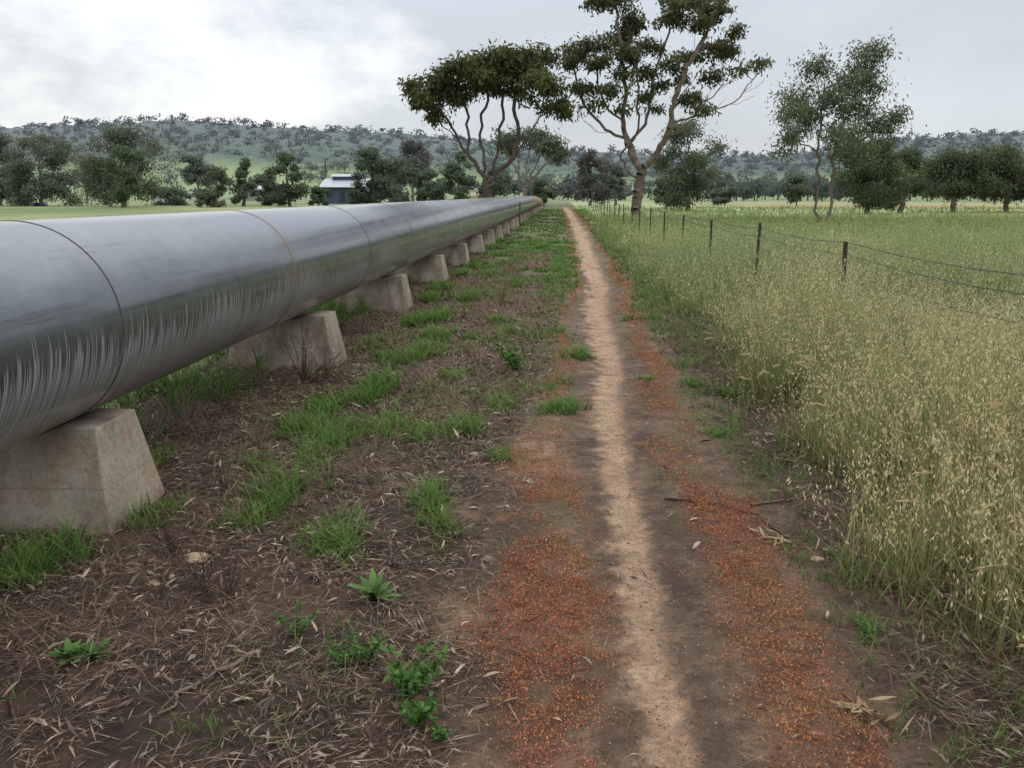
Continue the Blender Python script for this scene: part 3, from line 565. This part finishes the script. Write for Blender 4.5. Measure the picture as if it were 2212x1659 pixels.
def woods(n,a0,a1,r0,r1,size,hz0,hz1,leafn,dens=None,seed=0,big=1.,lift=0.):
    r_=np.random.default_rng(seed); a=a0+(a1-a0)*r_.random(n); r=r0+(r1-r0)*r_.random(n)
    if dens is not None: k=r_.random(n)<dens(a,r); a,r=a[k],r[k]
    n=len(a); z=np.where(r>300,hillz(a,r)+lift*sstep(395,450,r),0); sz=size*(.55+.8*r_.random(n)); c=np.stack([r*np.sin(a),r*np.cos(a),z],-1)
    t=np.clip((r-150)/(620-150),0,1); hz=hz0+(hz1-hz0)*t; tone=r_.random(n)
    leafc=cmix((.055,.07,.04),(.095,.118,.062),tone)
    ci=np.repeat(np.arange(n),leafn); m_=len(ci); v=unit(r_.normal(0,1,(m_,3)))*(r_.random(m_)**.35)[:,None]
    lob=r_.normal(0,.35,(n,3,3)); v=v*.6+lob[ci,r_.integers(0,3,m_)]
    p=c[ci]+v*np.stack([sz*.62,sz*.62,sz*.36],-1)[ci]+np.array([0,0,1])*(sz*.45)[ci][:,None]
    d=unit(r_.normal(0,1,(m_,3)))*(sz*.20*big)[ci][:,None]; s=unit(np.cross(d,r_.normal(0,1,(m_,3))))*(sz*.07*big**1.5)[ci][:,None]
    lt=np.clip(.5+v[:,2]*.6+r_.normal(0,.06,m_),0,1.2)
    cc=leafc[ci]*(.65+.5*lt)[:,None]; cc=cc*(1-hz[ci])[:,None]+(np.array([.175,.203,.205])*(.95+.10*lt)[:,None])*hz[ci][:,None]  # distance haze blended into the leaf colour, likewise the stems below
    A.add(*diamonds(p-d*.5,d,s,cc))
    p0=c.copy(); p0[:,2]-=.5; p1=c+np.array([0,0,1])*(sz*.5)[:,None]; A.add(*prisms(p0,p1,sz*.03,sz*.015,cmix((.1,.1,.09),(.17,.195,.19),hz),3))
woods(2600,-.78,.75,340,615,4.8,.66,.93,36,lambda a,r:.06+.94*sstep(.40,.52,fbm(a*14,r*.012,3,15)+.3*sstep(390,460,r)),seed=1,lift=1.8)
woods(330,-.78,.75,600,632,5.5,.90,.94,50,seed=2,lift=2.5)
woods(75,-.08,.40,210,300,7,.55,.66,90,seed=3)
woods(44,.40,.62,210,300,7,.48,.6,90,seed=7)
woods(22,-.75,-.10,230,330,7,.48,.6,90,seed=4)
ob('distant_woodland',A.mesh('distant_woodland',M_far),kind='stuff',label='eucalypt woodland covering the hillside, mist tinted into its colour',category='woodland')
# ---------- farm buildings and vehicles
def corr(name,c1,c2,sc,rough=.5,axis=0):
    m,nt,b=newmat(name); tc=nt.nodes.new('ShaderNodeTexCoord').outputs['Object']; w=nt.nodes.new('ShaderNodeTexWave'); w.inputs['Scale'].default_value=sc; w.bands_direction='XYZ'[axis]; w.inputs['Distortion'].default_value=0
    nt.links.new(tc,w.inputs[0]); f=noise(nt,tc,1.5); c=mix(nt,f,c1,c2); c=mix(nt,math_(nt,'MULTIPLY',w.outputs['Fac'],.25),c,(0.02,.02,.02)); nt.links.new(c,b.inputs['Base Color']); b.inputs['Roughness'].default_value=rough; bump(nt,b,w.outputs['Fac'],.5,.03); return m
M_blue=corr('blue_cladding',(.045,.07,.12),(.06,.09,.145),1.5); M_roof=corr('pale_roof',(.38,.41,.44),(.50,.53,.57),1.2,.4); M_glass=noisy('glass_dark',(.02,.025,.03),(.05,.06,.07),2,.15); M_white=noisy('white_paint',(.55,.56,.56),(.7,.7,.7),2,.4); M_tyre=noisy('tyre',(.015,.015,.015),(.03,.03,.03),5,.8); M_yel=noisy('yellow_paint',(.42,.27,.08),(.5,.34,.12),3,.45); M_cream=noisy('cream_wall',(.25,.25,.23),(.33,.32,.29),3); M_grn=noisy('tank_green',(.05,.12,.09),(.08,.16,.12),3,.5); M_bluep=noisy('blue_sheet',(.03,.05,.16),(.05,.08,.22),3,.5)
def boxes(name,bs,mat,parent,loc=(0,0,0),rot=(0,0,0),bev=0,**kw):
    V=[];F=[]
    for (x0,x1,y0,y1,z0,z1) in bs:
        o=len(V); V+=[(x0,y0,z0),(x1,y0,z0),(x1,y1,z0),(x0,y1,z0),(x0,y0,z1),(x1,y0,z1),(x1,y1,z1),(x0,y1,z1)]
        F+=[[o+a for a in f] for f in ((3,2,1,0),(4,5,6,7),(0,1,5,4),(1,2,6,5),(2,3,7,6),(3,0,4,7))]
    me=bpy.data.meshes.new(name); me.from_pydata(V,[],F); me.materials.append(mat); me.update(); o=ob(name,me,parent,loc,rot,**kw)
    if bev: b_=o.modifiers.new('bevel','BEVEL'); b_.width=bev; b_.segments=2
    return o
def gable(name,x0,x1,y0,y1,ze,zr,th,mat,parent,hip=0):
    ym=(y0+y1)/2
    V=[];
    for x,hx in ((x0,hip),(x1,-hip)):
        V+=[(x,y0,ze),(x+hx,ym,zr),(x,y1,ze),(x,y1,ze-th),(x+hx,ym,zr-th),(x,y0,ze-th)]
    F=[[i,(i+1)%6,6+(i+1)%6,6+i] for i in range(6)]+[[0,1,4,5][::-1],[1,2,3,4][::-1],[6,7,10,11],[7,8,9,10]]
    me=bpy.data.meshes.new(name); me.from_pydata(V,[],F); me.materials.append(mat); me.update(); return ob(name,me,parent)
def house(px,dist,w,d,hw_,hr,wall,roof,label,name='farm_house'):
    p=P(px,437,dist); e=empty(name,(p[0],p[1],0),label=label,category='house')
    x0,x1=-w/2,w/2
    V=[(x0,0,0),(x1,0,0),(x1,d,0),(x0,d,0),(x0,0,hw_),(x1,0,hw_),(x1,d,hw_),(x0,d,hw_),(x0,d/2,hr-.1),(x1,d/2,hr-.1)]
    F=[[0,1,5,4],[1,2,6,9,5],[2,3,7,6],[3,0,4,8,7]]
    me=bpy.data.meshes.new('wall'); me.from_pydata(V,[],F); me.materials.append(wall); me.update(); ob('wall',me,e)
    gable('roof',x0-.35,x1+.35,-.5,d+.5,hw_-.08,hr,.08,roof,e)
    boxes('door',[(-.45,.45,-.05,-.003,0,2.05)],M_glass,e)
    for wx in (x0+w*.2,x1-w*.2): boxes('window',[(wx-.5,wx+.5,-.05,-.003,1.0,2.0)],M_glass,e)
    return e
h=house(740,150,7.4,9,2.9,4.3,M_blue,M_roof,'blue clad farm shed with pale metal gable roof')
gable('roof',-2.7,2.7,3.2,5.8,4.65,5.1,.06,M_roof,h); boxes('wall',[(-2.5,2.5,3.5,5.5,3.9,4.62)],M_blue,h)
boxes('verandah',[(-6.6,-4.1,-.2,3,2.35,2.5),(-6.5,-6.4,-.1,0,0,2.35),(-5.3,-5.2,-.1,0,0,2.35),(-6.5,-6.4,2.8,2.9,0,2.35)],M_roof,h)
house(570,205,9,6,2.6,4.3,M_cream,M_roof,'low cream farmhouse with pale metal roof among trees')
def vehicle(name,px,dist,paint,prof,label,cat,width=1.7,wheels=(.8,3.4),wr=.33,rot=0.):
    p=P(px,437,dist); e=empty(name,(p[0],p[1],0),label=label,category=cat); e.rotation_euler=(0,0,rot)
    n=len(prof); V=[(x,-width/2,z) for x,z in prof]+[(x,width/2,z) for x,z in prof]
    F=[[i,(i+1)%n,n+(i+1)%n,n+i] for i in range(n)]+[list(range(n)),[n+i for i in range(n)][::-1]]
    me=bpy.data.meshes.new('body'); me.from_pydata(V,[],F); me.materials.append(paint); me.update(); o=ob('body',me,e); b_=o.modifiers.new('bevel','BEVEL'); b_.width=.06; b_.segments=2
    for x in wheels:
        for s in (-1,1):
            p0=np.array([[x,s*(width/2-.12),wr]]); p1=np.array([[x,s*(width/2+.06),wr]])
            v,f,_=prisms(p0,p1,np.array([wr]),np.array([wr]),np.zeros((1,3)),18); ob('wheel',mesh('wheel',v,[f,np.arange(18)[None],np.arange(18,36)[None]],M_tyre),e)
    return e
e=vehicle('parked_car',338,128,M_white,[(0,.35),(4.2,.35),(4.25,.8),(3.2,.95),(2.6,1.42),(1.0,1.45),(.3,.95),(0,.85)],'small white car parked in the paddock','car'); boxes('window',[(1.0,2.55,-.89,-.86,.98,1.32)],M_glass,e)
e=vehicle('parked_truck',1014,150,M_yel,[(0,.5),(2.1,.5),(2.1,1.1),(1.5,1.25),(1.35,2.1),(.1,2.1),(0,1.2)],'small yellow and white farm truck parked near shrubs','truck',1.7,(.45,1.7),.4); boxes('window',[(.3,1.2,-.9,-.86,1.3,1.95)],M_white,e); boxes('roof',[(.05,1.45,-.9,.9,2.12,2.25)],M_white,e)
p=P(368,437,128); V,F=tube([(0,0,0,1.0),(0,1.6,0,1.0),(0,1.9,0,.4),(0,1.95,0,.05)],24); V=V[:,[0,2,1]]; ob('water_tank',mesh('water_tank',V,F[:,::-1],M_grn,smooth=False),None,(p[0],p[1],0),label='squat green water tank in the paddock',category='water tank')
p=P(88,440,120)
def blobmesh(name,r,mat,sq=(1,1,1),seed=0,sub=3,amp=.2):
    import bmesh
    bm=bmesh.new(); bmesh.ops.create_icosphere(bm,subdivisions=sub,radius=r)
    from mathutils import noise as mn
    for v in bm.verts:
        k=1+amp*mn.noise(v.co/r*1.3+Vector((seed,0,0)))*2; v.co=Vector((v.co.x*sq[0]*k,v.co.y*sq[1]*k,v.co.z*sq[2]*k))
    me=bpy.data.meshes.new(name); bm.to_mesh(me); bm.free(); me.materials.append(mat); return me
ob('covered_stack',blobmesh('covered_stack',.8,M_bluep,(1.3,1,.5),3),None,(p[0],p[1],.15),label='small stack under a blue sheet in the paddock',category='tarpaulin')
pp=P(706,437,160); V,F,_=prisms(np.array([[0,0,0.]]),np.array([[0,0,8.]]),np.array([.12]),np.array([.08]),np.zeros((1,3)),8); o=ob('utility_pole',mesh('utility_pole',V,F,M_post),None,(pp[0],pp[1],0),label='thin dark utility pole beside the farm shed',category='pole')
# ---------- foreground plants, shrubs, stones, sticks
def weed(px,py,s,n,label,seed,stems=False):
    x,y=G(px,py); A=Acc(); r_=np.random.default_rng(seed)
    if stems:
        for k in range(n):
            a=r_.random()*6.28; L=s*(.5+.6*r_.random()); top=np.array([math.cos(a)*L*.6,math.sin(a)*L*.6,L*.75])
            A.add(*prisms(np.zeros((1,3)),top[None],np.array([.002]),np.array([.0012]),np.array([[.07,.13,.03]]),4)); m_=11
            t=.25+.75*r_.random(m_); pp=top[None]*t[:,None]; dd=unit(r_.normal(0,1,(m_,3))+np.array([0,0,.4]))*(s*.2*(.6+.7*r_.random(m_)))[:,None]; ss=unit(np.cross(dd,np.array([0,0,1.])+r_.normal(0,.3,(m_,3))))*(s*.05)
            A.add(*diamonds(pp,dd,ss,cmix((.06,.13,.03),(.12,.23,.06),r_.random(m_)),.5))
    else:
        an=np.arange(n)*2.4+r_.random(n); h=s*(.5+.5*r_.random(n)); A.add(*ribbons(np.zeros((n,3)),an,h*.55,.9+.7*r_.random(n),s*(.22+.08*r_.random(n)),cmix((.05,.11,.03),(.06,.12,.03),h),cmix((.10,.20,.06),(.15,.27,.08),r_.random(n)),5,ovate=True))
        an=np.arange(n)*2.4+1+r_.random(n); A.add(*ribbons(np.zeros((n,3)),an,h*.9,.5+.4*r_.random(n),s*(.2+.06*r_.random(n)),cmix((.05,.11,.03),(.06,.12,.03),h),cmix((.10,.20,.06),(.15,.27,.08),r_.random(n)),5,ovate=True))
    ob('weed',A.mesh('weed',M_grass),None,(x,y,float(gh(x,y))),label=label,category='weed')
weed(150,1430,.13,9,'leafy green weed with rounded leaves on leaf litter',1); weed(200,1425,.12,8,'leafy green weed with rounded leaves on leaf litter',2)
weed(808,1290,.17,8,'pale green broadleaf weed rosette in dry litter',3); weed(740,1430,.12,12,'small sprawling green weed on bare soil',4,True); weed(790,1420,.15,14,'small sprawling green weed on bare soil',9,True)
weed(885,1500,.20,22,'sprawling bright green weed with small leaves',5,True); weed(905,1570,.15,16,'sprawling bright green weed with small leaves',6,True); weed(960,1600,.10,9,'tiny green weed beside red ground cover',7,True)
weed(1110,800,.3,18,'feathery green weed beside the track',8,True); weed(640,1370,.12,11,'small sprawling green weed on bare soil',12,True)
def dead_shrub(px,py,s,n,label,seed,c=((.05,.03,.025),(.13,.085,.06))):
    x,y=G(px,py); A=Acc(); r_=np.random.default_rng(seed)
    p0=np.zeros((n,3))+r_.normal(0,.05*s,(n,3))*np.array([1,1,0]); d=unit(r_.normal(0,.7,(n,3))+np.array([0,0,.8])); L=s*(.4+.6*r_.random(n)); 
    for lev in range(3):
        p1=p0+d*L[:,None]; rr=.0035/(lev+1)*s*2.2
        A.add(*prisms(p0,p1,np.full(len(p0),rr),np.full(len(p0),rr*.6),cmix(c[0],c[1],r_.random(len(p0))),4))
        k=2; t=.4+.6*r_.random((len(p0),k)); q=(p0[:,None]+(p1-p0)[:,None]*t[...,None]).reshape(-1,3); d=unit(np.repeat(d,k,0)+r_.normal(0,.5,(len(q),3))); L=np.repeat(L,k)*.5; p0=q
    ob('dead_shrub',A.mesh('dead_shrub',M_dry),None,(x,y,float(gh(x,y))),label=label,category='shrub')
BR='bare brown dead shrub beside a concrete pier'; TW='low tangle of dead twigs on dark soil'; TS='straw-coloured dead tussock on the verge'; ST=((.12,.085,.06),(.30,.23,.155))
dead_shrub(655,825,.42,34,BR,1); dead_shrub(700,830,.34,26,BR,5); dead_shrub(440,1270,.26,40,TW,2); dead_shrub(490,1290,.22,34,TW,3); dead_shrub(380,1180,.24,30,TW,7)
dead_shrub(1080,660,.4,44,TS,4,ST); dead_shrub(760,1020,.22,34,TS,8,ST); dead_shrub(1110,610,.5,40,TS,9,ST); dead_shrub(800,1040,.2,26,TS,10,ST); dead_shrub(560,960,.25,34,TS,11,ST); dead_shrub(400,930,.3,40,TS,12,ST); dead_shrub(780,720,.3,30,TS,13,ST); dead_shrub(1050,690,.35,34,TS,14,ST)
for (px,py,r,sd) in [(420,1200,.05,1),(330,1258,.025,2),(1765,1208,.025,4),(1055,1205,.018,5)]:
    x,y=G(px,py); ob('stone',blobmesh('stone',r,M_rock,(1.2,.8,.5),sd),None,(x,y,float(gh(x,y))+r*.2),label='small tan angular stone on dark soil',category='stone')
def branch(pts,r,label,c=(.11,.075,.055),seed=0,leaves=0):
    w=[np.array([*G(a,b_),0.]) for a,b_ in pts]; r_=np.random.default_rng(seed); q=[]
    for i in range(len(w)-1):
        for t in (0,.25,.5,.75): q.append(w[i]*(1-t)+w[i+1]*t+r_.normal(0,r*.9,3))
    q.append(w[-1]); q=np.array(q); q[:,2]=gh(q[:,0],q[:,1])+r*.9+np.abs(r_.normal(0,r*.5,len(q))); o=q[0].copy(); q-=o; A=Acc(); n=len(q)-1; rad=np.linspace(r,r*.45,n+1)
    A.add(*prisms(q[:-1],q[1:],rad[:-1],rad[1:],cmix(c,tuple(k*1.6 for k in c),r_.random(n)),6))
    m_=max(3,n//3); ii=r_.integers(1,n,m_); p0=q[ii]; p1=p0+np.stack([r_.normal(0,.06,m_),r_.normal(0,.06,m_),.005+.03*r_.random(m_)],-1); A.add(*prisms(p0,p1,rad[ii]*.5,rad[ii]*.25,cmix(c,c,r_.random(m_)),4))
    if leaves:
        an=r_.random(leaves)*6.28; p=q[r_.integers(n//2,n,leaves)]+r_.normal(0,.03,(leaves,3))*np.array([1,1,.2])+np.array([0,0,.01]); d=np.stack([np.cos(an),np.sin(an),r_.normal(0,.2,leaves)],-1)*.09; s=np.stack([-np.sin(an),np.cos(an),r_.normal(0,.4,leaves)],-1)*.008
        A.add(*diamonds(p,d,s,cmix((.14,.09,.05),(.34,.25,.15),r_.random(leaves))))
    ob('fallen_branch',A.mesh('fallen_branch',M_dry,True),None,tuple(o),label=label,category='branch')
branch([(560,1410),(470,1450),(400,1500),(340,1555)],.010,'crooked fallen branch on leaf litter',seed=1,c=(.13,.095,.07))
branch([(1435,1078),(1500,1085),(1560,1095),(1640,1120),(1700,1165)],.006,'thin dead twig lying across the path edge',seed=2,c=(.07,.04,.03))
branch([(1615,1100),(1700,1085),(1780,1060),(1860,1045)],.007,'thin fallen branch at the oat margin',seed=3,c=(.10,.07,.05))
branch([(1620,1150),(1660,1165),(1700,1175)],.005,'dry leafy gum twig beside the path',seed=4,leaves=26,c=(.15,.10,.06))
branch([(1820,1500),(1850,1530),(1880,1555)],.004,'dry leafy gum twig beside the path',seed=6,leaves=16,c=(.15,.10,.06))
branch([(40,1380),(36,1480),(30,1600)],.012,'crooked fallen branch on leaf litter',seed=5,c=(.06,.035,.03))
# ---------- world: overcast
w=bpy.data.worlds.new('World'); scene.world=w; w.use_nodes=True; nt=w.node_tree; bg=nt.nodes['Background']
tc=nt.nodes.new('ShaderNodeTexCoord').outputs['Generated']; sx=nt.nodes.new('ShaderNodeSeparateXYZ'); nt.links.new(tc,sx.inputs[0])
base=ramp(nt,sx.outputs[2],[(0.,(.68,.72,.74)),(.10,(.65,.70,.74)),(.30,(.58,.645,.73)),(.6,(1.25,1.31,1.38)),(1.,(1.8,1.85,1.92))])
cn=noise(nt,tc,2.2,7,.5,(1,1,3.0)); c=mix(nt,1.,base,ramp(nt,cn,[(.3,.86),(.5,1.0),(.68,1.12)]),'MULTIPLY')
d=bearing(330,110); dl=math.sqrt(sum(k*k for k in d)); dp=nt.nodes.new('ShaderNodeVectorMath'); dp.operation='DOT_PRODUCT'; nt.links.new(tc,dp.inputs[0]); dp.inputs[1].default_value=tuple(k/dl for k in d)
cn2=noise(nt,tc,5,7,.6,(1,1,2)); g=ramp(nt,math_(nt,'ADD',dp.outputs['Value'],math_(nt,'MULTIPLY',math_(nt,'SUBTRACT',cn2,.5),.15)),[(.965,0.),(.995,1.)])
c=mix(nt,1.,c,mix(nt,g,(0,0,0),(.34,.31,.26)),'ADD')
sky=nt.nodes.new('ShaderNodeTexSky'); sky.sky_type='NISHITA'; sky.sun_disc=False; sky.sun_elevation=math.radians(50); sky.sun_rotation=math.radians(-50)
c=mix(nt,.006,c,sky.outputs[0],'ADD'); nt.links.new(c,bg.inputs[0]); bg.inputs[1].default_value=1.0
sun=bpy.data.lights.new('sun','SUN'); sun.energy=.7; sun.angle=math.radians(25); sun.color=(1,.96,.9); so=bpy.data.objects.new('sun',sun); so.rotation_euler=(math.radians(40),0,math.radians(50)); scene.collection.objects.link(so)
# ---------- camera
cam=bpy.data.cameras.new('camera'); cam.lens=36*FP/1024; cam.sensor_width=36; cam.clip_end=6000; cam.clip_start=.05
co=bpy.data.objects.new('camera',cam); co.location=(0,0,H); co.rotation_euler=(math.pi/2-TH,0,PSI); scene.collection.objects.link(co); scene.camera=co
scene.view_settings.view_transform='Standard'; scene.view_settings.look='None'; scene.view_settings.exposure=0
